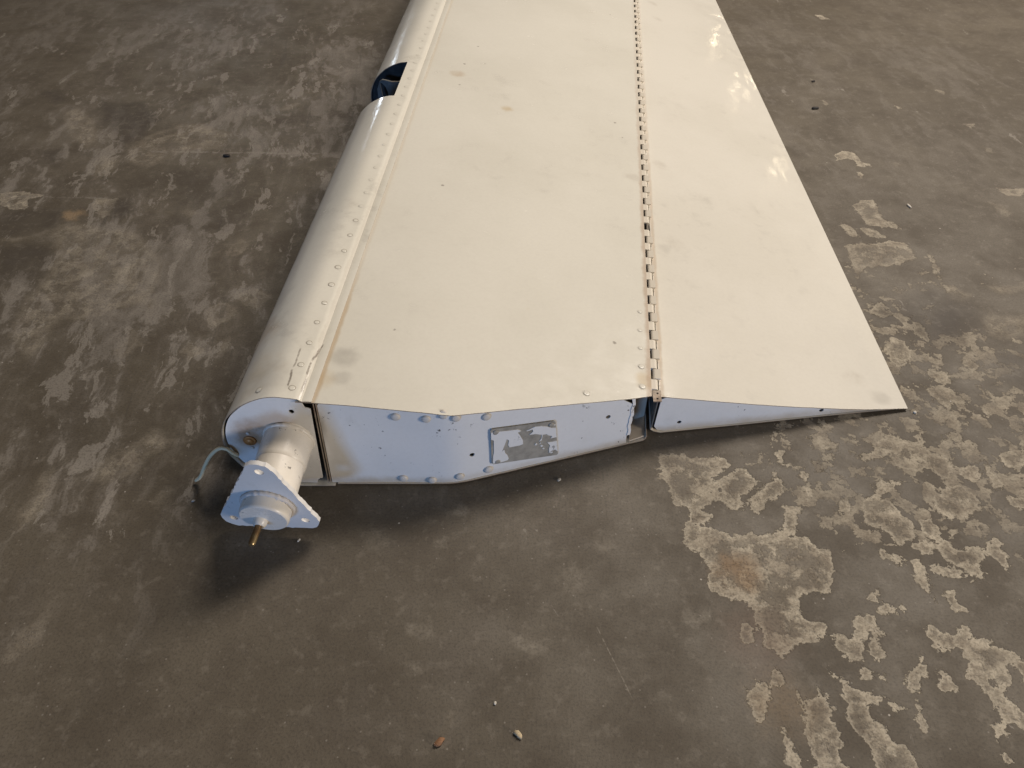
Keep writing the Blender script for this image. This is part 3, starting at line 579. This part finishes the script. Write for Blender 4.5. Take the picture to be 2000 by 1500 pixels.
# ---- end ribs
def dented(x, z): return 0.0006 * nz(x * 22, z * 22, 5.0)
nprof = [p for p in PN[4:-1]]
nout = []
for p, q in zip(nprof, nprof[1:] + [nprof[-1]]):
    c = Vector((-.215, 0, .062)); d = (c - p).normalized(); nout.append(((p + d * .0028).x, (p + d * .0028).z))
nx1 = on_y(609, 800, YR).x; nx2 = on_y(637, 940, YR).x
nout = [n for n in nout if n[0] < nx1 - .0005]
bx, bz = on_y(597, 787, YR).x, on_y(597, 787, YR).z
nout = [(nx1 - .001, SEAM.z - .0105), (bx + .003, bz - .008), (bx - .0025, bz - .0065), (bx - .0045, bz + .002)] + [n for n in nout if n[0] < bx - .005 or n[1] < .06] + [(nx2 - .009, .0028), (nx2 - .0085, .007), (nx2 - .005, .010), (nx2 - .0025, .0105)]
holes = []
h = on_y(569, 804, YR); holes.append(circle(h.x, h.z, .0026, 14))
TC0 = Vector((-.2148, YR, .0685)); TR = .0226
plate('nose_rib', nout, holes, lambda x, z: Vector((x, YR + dented(x, z), z)), [M_rib], root, .0012, .006)
# joint strip between nose rib and main rib: two thin edges in a recess
ja0 = on_y(609, 786, YR); jb0 = on_y(640, 941, YR)
for dx, w in ((0.0006, .0009), (.0030, .0007)):
    a = Vector((ja0.x + dx, YR - .0010, SEAM.z - .004)); b = Vector((jb0.x + dx, YR - .0010, .004))
    V = [a, a + Vector((w, 0, 0)), b + Vector((w, 0, 0)), b]; V += [v + Vector((0, .012, 0)) for v in V]
    mesh('spar_edge', V, [(3, 2, 1, 0), (0, 1, 5, 4), (1, 2, 6, 5), (2, 3, 7, 6), (3, 0, 4, 7), (4, 5, 6, 7)], [M_edge], root, False)
# main rib
rt = [rib_pt(a, b) for a, b in TOPPX]
ragx = [(1234, 778), (1236, 790), (1232, 800), (1232.5, 808), (1229, 818), (1228, 826), (1225.5, 832), (1227, 840), (1224, 850), (1222, 868)]
rag = [rib_pt(a, b) for a, b in ragx]
rout = [(p.x, float(np.polyval(ZP, p.x)) - .0027) for p in crom(rt, 40) if nx1 + .0048 < p.x < rag[0].x - .004]
rout = [(nx1 + .0055, SEAM.z - .0075), (nx1 + .0085, SEAM.z - .0028)] + rout[1:]
rout += [(p.x, p.z) for p in rag[1:-1]] + [(rag[-1].x, .0034)]
rout += [(x, .0030) for x in np.linspace(rag[-1].x - .006, nx2 + .006, 30)]
rholes = []
for px, py in ((922, 889), (1188, 815)):
    q = rib_pt(px, py); rholes.append(circle(q.x, q.z, .0026, 14))
rib = plate('end_rib', rout, rholes, lambda x, z: Vector((x, rib_y(x) + dented(x, z) + .0004, z)), [M_rib], root, .0012, .006)
# ragged white flange turned back from the rib's torn edge
fl_front = crom([Vector((p.x, rib_y(p.x), p.z)) for p in rag[:-1]], 26)
FV = []
for k, p in enumerate(fl_front):
    wj = .0024 + .0022 * abs(nz(k * .9, 3.3)); FV += [p, p + Vector((wj, .001, 0)), p + Vector((wj + .0006, .009 + .003 * nz(k * .7, 8.1), 0))]
solid(mesh('torn_rib_flange', FV, grid_faces(26, 3), [M_flange], root), .0008, 0)
# tan corner bracket behind the torn edge
q0 = Vector((rag[-1].x + .0035, rib_y(rag[-1].x) + .002, .0045)); q1 = Vector((C.x - .003, C.y + .002, .0045))
V = [q0, q1, q1 + Vector((.004, .03, 0)), q0 + Vector((.003, .03, 0)), q0 + Vector((.003, .03, .026)), q1 + Vector((.004, .03, .062))]
solid(mesh('corner_bracket', V, [(0, 1, 2, 3), (3, 2, 5, 4)], [M_brk], root, False), .0012, 0)

# ---- torque tube, flange, rod
TC1 = Vector((-.2226, .4105, .0556)); ax = (TC1 - TC0).normalized()
def tp(s): return TC0 + ax * ((TC1 - TC0).length * s)
tt = tube('torque_tube', [tp(-.10), tp(0.0), tp(.30), tp(.335), tp(.345), tp(.97), tp(.99), tp(1.0)], [TR + .0012, TR + .0012, TR + .001, TR + .0008, TR, TR, TR - .0004, TR - .0014], [M_tube], root, 48)
# rounded weld where the tube enters the rib
def bead(name, s, r, w, parent, mats, seed, n=90, jit=.0007):
    V, F = [], []; m = 8; cx = ax.cross(Vector((0, 0, 1))).normalized(); cz = cx.cross(ax)
    for k in range(n):
        th = 2 * math.pi * k / n; d = cx * math.cos(th) + cz * math.sin(th)
        for i in range(m):
            ph = 2 * math.pi * i / m; rr = w * (1 + .35 * nz(k * .55, seed, i * .2)) + jit * nz(k * 1.3, seed + 5)
            V.append(tp(s) + d * (r + rr * math.cos(ph)) + ax * (rr * math.sin(ph)))
        for i in range(m): F.append((k * m + i, k * m + (i + 1) % m, ((k + 1) % n) * m + (i + 1) % m, ((k + 1) % n) * m + i))
    return mesh(name, V, F, mats, parent)
bead('weld_bead', -.012, TR + .0006, .0022, root, [M_tube], 1.0, jit=.0004)
SF = (TC0.y - .4255) / (TC0.y - TC1.y)
bead('weld_bead', SF + .022, TR + .0002, .0023, root, [M_weld], 2.0)
# triangular flange with three bolt holes, ragged paint on its rim
FC = tp(SF); fx = Vector((0, 0, 1)).cross(ax).normalized() * -1.0; fz = ax.cross(fx).normalized()
if fx.x < 0: fx = -fx
if fz.z < 0: fz = -fz
def on_flange(px, py):
    d = ray(px, py); q = CAMP + d * (ax.dot(FC - CAMP) / ax.dot(d)); return Vector(((q - FC).dot(fx), (q - FC).dot(fz)))
tri = [on_flange(506, 922), on_flange(597, 1016), on_flange(457, 1011)]
cen = (tri[0] + tri[1] + tri[2]) / 3
fo = []
for i, p in enumerate(tri):
    prv = tri[i - 1]; nxt = tri[(i + 1) % 3]
    e1 = (p - prv).normalized(); e2 = (nxt - p).normalized()
    n1 = Vector((-e1.y, e1.x)); n2 = Vector((-e2.y, e2.x))
    if n1.dot(p - cen) < 0: n1 = -n1
    if n2.dot(p - cen) < 0: n2 = -n2
    for k in range(9):
        t = k / 8; d = (n1 * (1 - t) + n2 * t).normalized(); q_ = p + d * .0124; q_.y -= .0035 * max(0.0, -d.y); fo.append(q_)
fo2 = []
for i in range(len(fo)):
    a, b = fo[i], fo[(i + 1) % len(fo)]; m = max(1, int((b - a).length / .003))
    for k in range(m): fo2.append(a.lerp(b, k / m))
fo = [(p.x + .0013 * nz(p.x * 300, p.y * 300, 1), p.y + .0013 * nz(p.x * 300, p.y * 300, 9)) for p in fo2]
flange_o = plate('mounting_flange', fo, [circle(t.x, t.y, .0041, 16) for t in tri],
      lambda u, v: FC + fx * u + fz * v, [M_flange], root, .0042, .008, False, .0)
print('flange low', min((FC + fz * v).z for u, v in fo))
# rod from the cap with its collar
rd0 = TC1 + Vector((-.0035, 0, -.0035))
RD1 = Vector((-.2286, .3862, .0505))
rdv = (RD1 - rd0)
tube('rod_collar', [rd0 - ax * .002, rd0 + ax * .003, rd0 + ax * .0052], [.0068, .0062, .0046], [M_tube], root, 20)
tube('rod', [rd0 - ax * .004, rd0 + rdv * .1, rd0 + rdv * .93, RD1], [.0033, .0033, .0032, .0024], [M_rod], root, 18)
# rusty bolt with two small rivets on the nose rib
bq = on_y(488, 860, YR)
def disc_mesh(name, r, h, n=14, dome=True, mats=(M_rib,), ring=0.0):
    """rivet head: flat base at z=0, low dome; optional grime ring around it"""
    V, F, mi = [], [], []
    rings = [(r, 0), (r * .97, h * .45), (r * .72, h * .85), (r * .35, h)] if dome else [(r, 0), (r, h * .8), (r * .9, h)]
    for rr, z in rings:
        for k in range(n): a = 2 * math.pi * k / n; V.append((rr * math.cos(a), rr * math.sin(a), z))
    for i in range(len(rings) - 1):
        for k in range(n): F.append((i * n + k, i * n + (k + 1) % n, (i + 1) * n + (k + 1) % n, (i + 1) * n + k)); mi.append(0)
    F.append(tuple(range((len(rings) - 1) * n, len(rings) * n))); mi.append(0)
    if ring:
        b = len(V)
        for rr, z in ((r * .99, .00012), (r + ring, .00010)):
            for k in range(n): a = 2 * math.pi * k / n; V.append((rr * math.cos(a), rr * math.sin(a), z))
        for k in range(n): F.append((b + k, b + n + k, b + n + (k + 1) % n, b + (k + 1) % n)); mi.append(1)
    me = bpy.data.meshes.new(name); me.from_pydata(V, [], F); me.update()
    for m in mats: me.materials.append(m)
    me.polygons.foreach_set('material_index', mi)
    for f in me.polygons: f.use_smooth = True
    return me
def seat(name, me, pos, nrm, parent, roll=0.0, sc=1.0):
    q = Vector(nrm).to_track_quat('Z', 'Y').to_matrix().to_4x4()
    o = bpy.data.objects.new(name, me); COL.objects.link(o)
    o.parent = parent
    if '_base' in parent: o.matrix_parent_inverse = Matrix.Translation(parent['_base']).inverted()
    o.matrix_basis = Matrix.Translation(Vector(pos)) @ q @ Matrix.Rotation(roll, 4, 'Z') @ Matrix.Scale(sc, 4)
    return o
seat('bolt', disc_mesh('bolt', .0040, .0026, 6, False, (M_rust,)), (bq.x, YR - .0002, bq.z), (0, -1, .15), root)
seat('washer', disc_mesh('washer', .0062, .0012, 18, False, (M_rust,)), (bq.x, YR - .0002, bq.z), (0, -1, 0), root)
small = disc_mesh('rivet_small', .0019, .0011, 12, True, (M_rib,))
for px, py in ((484, 846), (493, 874)):
    q = on_y(px, py, YR); seat('rivet', small, (q.x, YR - .0003, q.z), (0, -1, 0), root)

# ---- rivets
M_ring2 = metal('rivet_rim_faint', (0.60, 0.56, 0.48), 0.5, 0.0)
M_ring = metal('rivet_rim_dirt', (0.42, 0.37, 0.29), 0.6, 0.0)
flush = disc_mesh('rivet_flush', .0029, .00018, 18, True, (M_nose, M_ring), .0006)
flush_f = disc_mesh('rivet_flush_faint', .0029, .00016, 18, True, (M_nose, M_ring2), .0005)
flush_s = disc_mesh('rivet_flush_skin', .0033, .00025, 18, True, (M_skin, M_ring2), .0005)
dome = disc_mesh('rivet_dome', .0049, .0026, 18, True, (M_rib,))
def nose_at(dx, y):
    j = min((j for j in range(ncol) if PN[j].z > .06), key=lambda j: abs(PN[j].x - (SEAM.x + dx)))
    a = nose_p(PN[j - 1], y); b = nose_p(PN[j + 1], y); p = nose_p(PN[j], y)
    n = (b - a).cross(Vector((.055, 1, 0))); n = n if n.z > 0 else -n
    return p, n.normalized()
y = .5045
while y < YEND - .02:
    p, n = nose_at(-.0195, y); seat('rivet', flush if (y < .80 and random.random() < .85) else flush_f, p + n * .00012, n, root, random.random() * 6, random.uniform(.85, 1.02)); y += .0316
p, n = nose_at(-.050, .5035); seat('rivet', flush, p + n * .0002, n, root)
for px, py in ((1207, 763), (1255, 755), (1253, 716), (1251, 680), (1250, 645), (1250, 609), (1146, 768)):
    zz = 0.078 if px > 1200 else .084
    best = min((v for v in TV), key=lambda v: (lambda pr: (pr[0] - px) ** 2 + (pr[1] - py) ** 2)((1000 + FPX * v.x / (v.y * cP - (v.z - CAM_H) * sP), 750 - FPX * (v.y * sP + (v.z - CAM_H) * cP) / (v.y * cP - (v.z - CAM_H) * sP))))
    q = on_z(px, py, best.z); seat('rivet', flush_s, q + Vector((0, 0, .0003)), (.19, 0, 1), root, 0, .95 if py > 690 else .7)
for px, py in ((772, 814), (832, 818), (890, 817), (950, 814), (788, 934), (844, 937), (898, 931), (954, 917)):
    q = rib_pt(px, py); e = .002; nrm = Vector(((rib_y(q.x + e) - rib_y(q.x - e)) / (2 * e), -1, 0))
    seat('rivet', dome, (q.x, rib_y(q.x) + dented(q.x, q.z) + .0002, q.z), nrm, root, 0, random.uniform(.93, 1.03))
q = rib_pt(865, 809); seat('rivet', dome, (q.x, rib_y(q.x) + .0006, q.z - .001), (0, -1, .6), root, 0, .95)

# ---- data plate with flaking paint
dq = [rib_pt(*v) for v in ((957, 837), (1084, 820), (1089, 886), (960, 905))]
dn = Vector((bcn.y, -bcn.x, 0)).normalized()
if dn.y > 0: dn = -dn
def dp(u, v, off):      # u right 0..1, v down 0..1
    a = dq[0].lerp(dq[1], u); b = dq[3].lerp(dq[2], u); q = a.lerp(b, v); q.y = rib_y(q.x) ; return q + dn * off
def slab(name, poly, o0, o1, mats, parent):
    n = len(poly); V = [dp(u, v, o0) for u, v in poly] + [dp(u, v, o1) for u, v in poly]
    me = bpy.data.meshes.new(name); bm = bmesh.new(); bv = [bm.verts.new(v) for v in V]
    bm.faces.new(bv[n:]); bm.faces.new(bv[:n][::-1])
    for i in range(n): bm.faces.new((bv[i], bv[(i + 1) % n], bv[n + (i + 1) % n], bv[n + i]))
    bmesh.ops.recalc_face_normals(bm, faces=bm.faces); bmesh.ops.triangulate(bm, faces=bm.faces); bm.to_mesh(me); bm.free()
    return link(name, me, mats, parent, False)
dpl = slab('data_plate', [(.02, 0), (.98, 0), (1, .04), (1, .97), (.98, 1), (.02, 1), (0, .96), (0, .04)], .0006, .0016, [M_plate], root)
def zc(P):   # measured from an enlarged view of the plate (crop 930,800, x11.11) into plate fractions
    out = []
    for a, b in P:
        px = 930 + a / 11.11; py = 800 + b / 11.11
        q = on_vert(px, py, B, C); u = (q.x - dq[0].x) / (dq[1].x - dq[0].x); zt = dq[0].z + (dq[1].z - dq[0].z) * u; zb = dq[3].z + (dq[2].z - dq[3].z) * u
        out.append((min(max(u, .004), .996), min(max((q.z - zt) / (zb - zt), .004), .996)))
    return out
FLAKES = [[(310,470),(440,450),(700,425),(880,400),(960,430),(880,470),(930,540),(975,630),(978,720),(900,750),(690,790),(665,740),(690,640),(640,610),(600,720),(530,880),(580,840),(600,920),(640,960),(665,1030),(640,1070),(520,1110),(460,1120),(340,1140),(345,1000),(365,900),(365,640),(310,620)],
 [(1060,430),(1200,370),(1260,340),(1380,330),(1500,335),(1600,370),(1730,360),(1720,570),(1560,600),(1600,550),(1510,530),(1490,505),(1390,520),(1250,500),(1120,520),(1210,450),(1200,400),(1080,440)],
 [(1480,690),(1560,680),(1730,650),(1745,830),(1680,890),(1620,850),(1540,880),(1490,930),(1500,830),(1530,760)],
 [(1310,670),(1370,600),(1385,520),(1400,530),(1370,640)], [(1215,740),(1250,705),(1275,720),(1240,755)], [(1320,770),(1360,745),(1390,770),(1350,785)], [(1360,820),(1400,800),(1410,830),(1380,840)], [(1310,715),(1345,690),(1350,710)],
 [(1580,300),(1640,270),(1700,300),(1640,330)], [(1510,915),(1560,895),(1570,915),(1520,935)]]
for P in FLAKES: slab('paint_flake', zc(P), .0014, .0022, [M_rib], dpl)
for u, v in ((.075, .09), (.93, .09), (.085, .93)):
    q = dp(u, v, .0020); seat('screw', disc_mesh('screw', .0030, .0007, 14, True, (M_plate,)), q, dn, dpl)

# ---- notch in the leading edge: rib at its far side, near rib, hinge arm
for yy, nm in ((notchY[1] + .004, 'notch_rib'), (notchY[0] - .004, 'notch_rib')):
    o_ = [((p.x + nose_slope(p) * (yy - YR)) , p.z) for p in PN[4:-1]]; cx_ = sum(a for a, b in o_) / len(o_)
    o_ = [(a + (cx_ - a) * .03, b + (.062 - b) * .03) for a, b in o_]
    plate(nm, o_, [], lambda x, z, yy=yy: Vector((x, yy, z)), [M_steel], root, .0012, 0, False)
yb = notchY[1] - .022
def nb_(P): return [(q.x, q.z) for q in (on_y(a, b, yb) for a, b in P)]
plate('hinge_arm', nb_([(741,160),(746,156),(753,157),(765,160),(781,160),(776,178),(768,198),(745,204),(739,190),(737,174)]), [nb_([(742,163),(746,162),(753,170),(758,181),(759,192),(757,200),(750,199),(747,186)])], lambda x, z: Vector((x, yb, z)), [M_inner], root, .004, 0, False)
# ---- trim tab
TABTOP = [(1293, 772.5), (1400, 780), (1500, 787.5), (1600, 793), (1690, 795.6)]
tt_ = [tab_pt(a, b) for a, b in TABTOP]
te = tab_pt(1770, 796.5); te.z = .0035
y0t = tt_[0].y
tt_[0] = Vector((HIN.x + .0050, tt_[0].y, tt_[0].z + .0015))
TTP = crom(tt_ + [te], 44)
bot = [Vector((te.x + .0006, te.y, .0022)), Vector((te.x - .002, te.y, .0010)), Vector((.33, 0, .0012)), Vector((.25, 0, .0012)), Vector((D.x + .012, 0, .0014)), Vector((D.x + .004, 0, .0045)), Vector((D.x - .0005, 0, .0090)), Vector((D.x + .0008, 0, .0105))]
dsl = (E_.y - D.y) / (E_.x - D.x)
for p in bot: p.y = D.y + dsl * (p.x - D.x)
TABP = TTP + bot; ntop = len(TTP)
TE_SL = 0.033
def tab_slope(x): t = (x - HIN.x) / (te.x - HIN.x); return H_SL + (TE_SL - H_SL) * max(0, min(1.02, t))
def tab_p(k, p, y, d0):
    q = Vector((p.x + tab_slope(p.x) * (y - p.y), y, p.z))
    if k < ntop:
        t = (p.x - HIN.x) / (te.x - HIN.x)
        kk = max(0.0, min(1.0, d0 / .25)); kk = kk * kk * (3 - 2 * kk); tl = (p.x - TTP[0].x) / (te.x - TTP[0].x)
        q.z += (TTP[0].z + (te.z - TTP[0].z) * tl - p.z) * kk
        q.z += (.0003 * nz(q.x * 8, y * 6, 7) + .0013 * max(0, t - .70) * 3.4 * nz(q.x * 36, y * 26, 3)) * min(1, d0 / .06) * min(1, (1 - t) * 14)
    return q
NT = 170
TVv = []
for i in range(NT):
    t = i / (NT - 1)
    for k, p in enumerate(TABP):
        yy0 = p.y - (.003 if k < ntop else .0002) + .0004 * nz(p.x * 70, 6.6); yy = yy0 + (YEND - yy0) * t
        TVv.append(tab_p(k, p, yy, yy - yy0))
tab = mesh('trim_tab', TVv, grid_faces(NT, len(TABP)), [M_tab, M_rim], root); solid(tab, .0009, -1, rim=True)
# tab leading face
V = []
for t in np.linspace(0, 1, 10):
    a = Vector((HIN.x + .0055, y0t + .001, tt_[0].z - .003)); b = Vector((D.x + .0012, D.y + .001, .0102))
    for p in (a, b):
        yy = p.y + (YEND - p.y) * t; V.append((p.x + tab_slope(p.x) * (yy - p.y), yy, p.z))
solid(mesh('tab_spar', V, grid_faces(10, 2), [M_inner], tab, False), .0012, 0)
xe = tab_pt(1714, 800).x
tro = [(p.x, p.z - .0024) for p in TTP if HIN.x + .013 < p.x < xe] + [(xe - .001, .0026), (xe - .012, .0026)] + [(x, .0028) for x in np.linspace(xe - .03, D.x + .016, 12)] + [(D.x + .0075, .0060), (D.x + .0042, .0115)]
tro = [(HIN.x + .0085, tt_[0].z - .0085), (HIN.x + .0125, tt_[0].z - .0070), (HIN.x + .0155, tt_[0].z - .0035)] + tro[1:]
th_ = []
for px, py, w in ((1327, 826, .0026), (1605, 803, .0027)):
    q = tab_pt(px, py); th_.append(circle(q.x, q.z, w, 12, w * .85))
plate('tab_rib', tro, th_, lambda x, z: Vector((x, D.y + dsl * (x - D.x) + .0012 + dented(x, z) * .6, z)), [M_rib], tab, .001, .006)
# small end closure of the trailing edge
V = [Vector((tab_pt(1752, 798).x, 0, .0016)), Vector((te.x - .001, 0, .0016)), Vector((te.x - .001, 0, .0032)), Vector((tab_pt(1748, 798).x, 0, .0034))]
for v in V: v.y = D.y + dsl * (v.x - D.x) + .001
V += [v + Vector((0, .004, 0)) for v in V]
mesh('edge_closure', V, [(3, 2, 1, 0), (0, 1, 5, 4), (1, 2, 6, 5), (2, 3, 7, 6), (3, 0, 4, 7), (4, 5, 6, 7)], [M_hinge], tab, False)

# ---- piano hinge: pin plus alternating knuckles
hz_ = HIN.z - .0015 + (tt_[0].z - .0665)
HZ = (last.z + tt_[0].z) / 2 - .0026
KP = .0158; R_ = .0028
def knuckle_mesh(name, side):
    w = .0058; t = .0011; P = []
    for k in range(11):
        a = math.radians(90 + 250 * k / 10); P.append((R_ * math.cos(a), R_ * math.sin(a)))
    P += [(w, R_ - t - .0002), (w, R_ + .0002)]
    P = [(x * side, z) for x, z in P]; n = len(P); L = KP - .0011
    V = [(x, 0, z) for x, z in P] + [(x, L, z) for x, z in P]
    F = [tuple(range(n)), tuple(range(n, 2 * n))[::-1]] + [(i, n + i, n + (i + 1) % n, (i + 1) % n) for i in range(n)]
    if side < 0: F = [f[::-1] for f in F]
    me = bpy.data.meshes.new(name); me.from_pydata(V, [], F); me.update(); me.materials.append(M_hinge); return me
kA, kB = knuckle_mesh('knuckle_fixed', -1), knuckle_mesh('knuckle_tab', 1)
def hp(y): return Vector((HIN.x + H_SL * (y - HIN.y), y, HZ))
pin = tube('piano_hinge', [hp(HIN.y - .001), hp(HIN.y + .6), hp(YEND - .01)], .0017, [M_grime], root, 10)
ymiss = on_z(1268, 447, HZ).y; i = 0; y = HIN.y + .012
rz = Matrix.Rotation(-math.atan(H_SL), 4, 'Z')
while y < YEND - .03:
    if not (y < ymiss < y + KP):
        o = bpy.data.objects.new('knuckle', kA if i % 2 == 0 else kB); COL.objects.link(o); o.parent = pin
        p = hp(y); p.z += random.uniform(-.0002, .0002)
        o.matrix_basis = Matrix.Translation(p) @ rz
    i += 1; y += KP
# bare end of the hinge with its two holes
he = hp(HIN.y + .0008)
plate('hinge_end', [(he.x - .0035, he.y - .006), (he.x + .0050, he.y - .006), (he.x + .0062, he.y + .0098), (he.x - .0030, he.y + .0100)], [circle(he.x + .001, he.y - .0022, .0013, 10), circle(he.x + .002, he.y + .0055, .0013, 10)],
      lambda x, y_: Vector((x, y_, HZ + .0022)), [M_edge], pin, .0012, 0, False)

# ---- far ends (closed)
def far_cap(name, pts, parent, m): mesh(name, pts, [tuple(range(len(pts)))], [m], parent, False)
far_cap('far_rib', [top_p(p, YEND - .004, False) - Vector((0, 0, .001)) for p in TP[1:]] + [Vector((C.x + slope(C.x) * (YEND - C.y), YEND - .004, .004)), Vector((SEAM.x + S_SL * (YEND - YR), YEND - .004, .003))], root, M_rib)
far_cap('far_nose_rib', [nose_p(p, YEND - .004, False) for p in PN[3:-1]], root, M_rib)
far_cap('far_tab_rib', [tab_p(99, p, YEND - .004, 0) for p in TABP[:-1]], root, M_rib)
del root['_base']

# ------------------------------------------------------------------ loose things
cp = [on_y(466, 890, YR + .004), on_y(462, 888, YR - .001), on_y(454, 884, YR - .004), on_y(443, 877, YR - .005), on_y(428, 876, YR - .004), on_y(412, 889, YR - .002), on_y(401, 908, YR + .000), on_y(392, 930, YR + .001), on_y(385, 946, YR + .0015)]
cp[-1].z = max(cp[-1].z, .004)
st = tube('plastic_strap', crom(cp, 40), [.0019] * 38 + [.0017, .0012], [M_strap], None, 12)
tag(st, 'thin yellowed plastic line curving out from the rounded nose down to the floor', 'plastic line')
def chip(name, px, py, sx, sy, sz, col, label, cat, rot, seed):
    bm = bmesh.new(); bmesh.ops.create_icosphere(bm, subdivisions=2, radius=1.0)
    for v in bm.verts:
        n = nz(v.co.x * 1.7 + seed, v.co.y * 1.7, v.co.z * 1.7) * .45
        v.co = v.co * (1 + n); v.co.x = math.copysign(abs(v.co.x) ** .7, v.co.x); v.co.z = max(v.co.z, -.8)
    me = bpy.data.meshes.new(name); bm.to_mesh(me); bm.free()
    g = G(name + '_material'); p = g.obj(); n = g.noise(p, 2.5, 5, .7)
    m = g.out(g.mix(g.step(n, .3, .7), col, tuple(c * .55 for c in col)), .75)
    o = link(name, me, [m], None, True); q = on_z(px, py); o.location = (q.x, q.y, sz * .75); sx *= .78; sy *= .78; sz *= .78; o.scale = (sx, sy, sz); o.rotation_euler = (0, 0, rot)
    tag(o, label, cat, 'debris on the floor'); return o
chip('wood_chip', 858, 1451, .0062, .0030, .0022, (.30, .15, .07), 'small reddish brown wood chip near the bottom edge of the floor', 'chip', .75, 1)
chip('wood_chip', 1012, 1436, .0052, .0028, .0020, (.62, .50, .32), 'small pale cream chip right of the brown one near the bottom', 'chip', -.8, 2)
chip('paint_chip', 967, 1374, .0022, .0014, .0010, (.75, .70, .60), 'tiny white paint speck above the pale and brown chips', 'chip', 1.4, 3)
chip('paint_chip', 378, 979, .0024, .0014, .0010, (.72, .69, .62), 'tiny white paint speck on the floor left of the flange', 'chip', .4, 4)
chip('paint_chip', 584, 1056, .0026, .0012, .0010, (.72, .69, .62), 'thin white paint sliver on the floor right under the flange corner', 'chip', 1.1, 5)
chip('paint_chip', 1786, 806, .0026, .0022, .0014, (.75, .70, .60), 'tiny white speck beside the pointed corner of the trim tab', 'chip', .2, 6)
chip('paint_chip', 1775, 403, .0022, .0075, .0015, (.74, .68, .58), 'short white sliver on the floor right of the trailing edge', 'chip', .15, 7)
chip('dirt_crumb', 443, 306, .0085, .0040, .0030, (.04, .032, .025), 'dark crumb of dirt left of the leading edge under the chalk line', 'crumb', -.1, 8)
chip('dirt_crumb', 1592, 213, .0090, .0038, .0030, (.035, .03, .025), 'larger dark crumb of dirt right of the trim tab', 'crumb', .1, 9)
chip('dirt_crumb', 1588, 160, .0050, .0030, .0022, (.04, .033, .027), 'smaller dark crumb behind the larger one right of the trim tab', 'crumb', .4, 10)
chip('paint_chip', 1092, 938, .0030, .0018, .0012, (.62, .58, .50), 'small white flake on the floor in front of the data plate', 'chip', .8, 11)
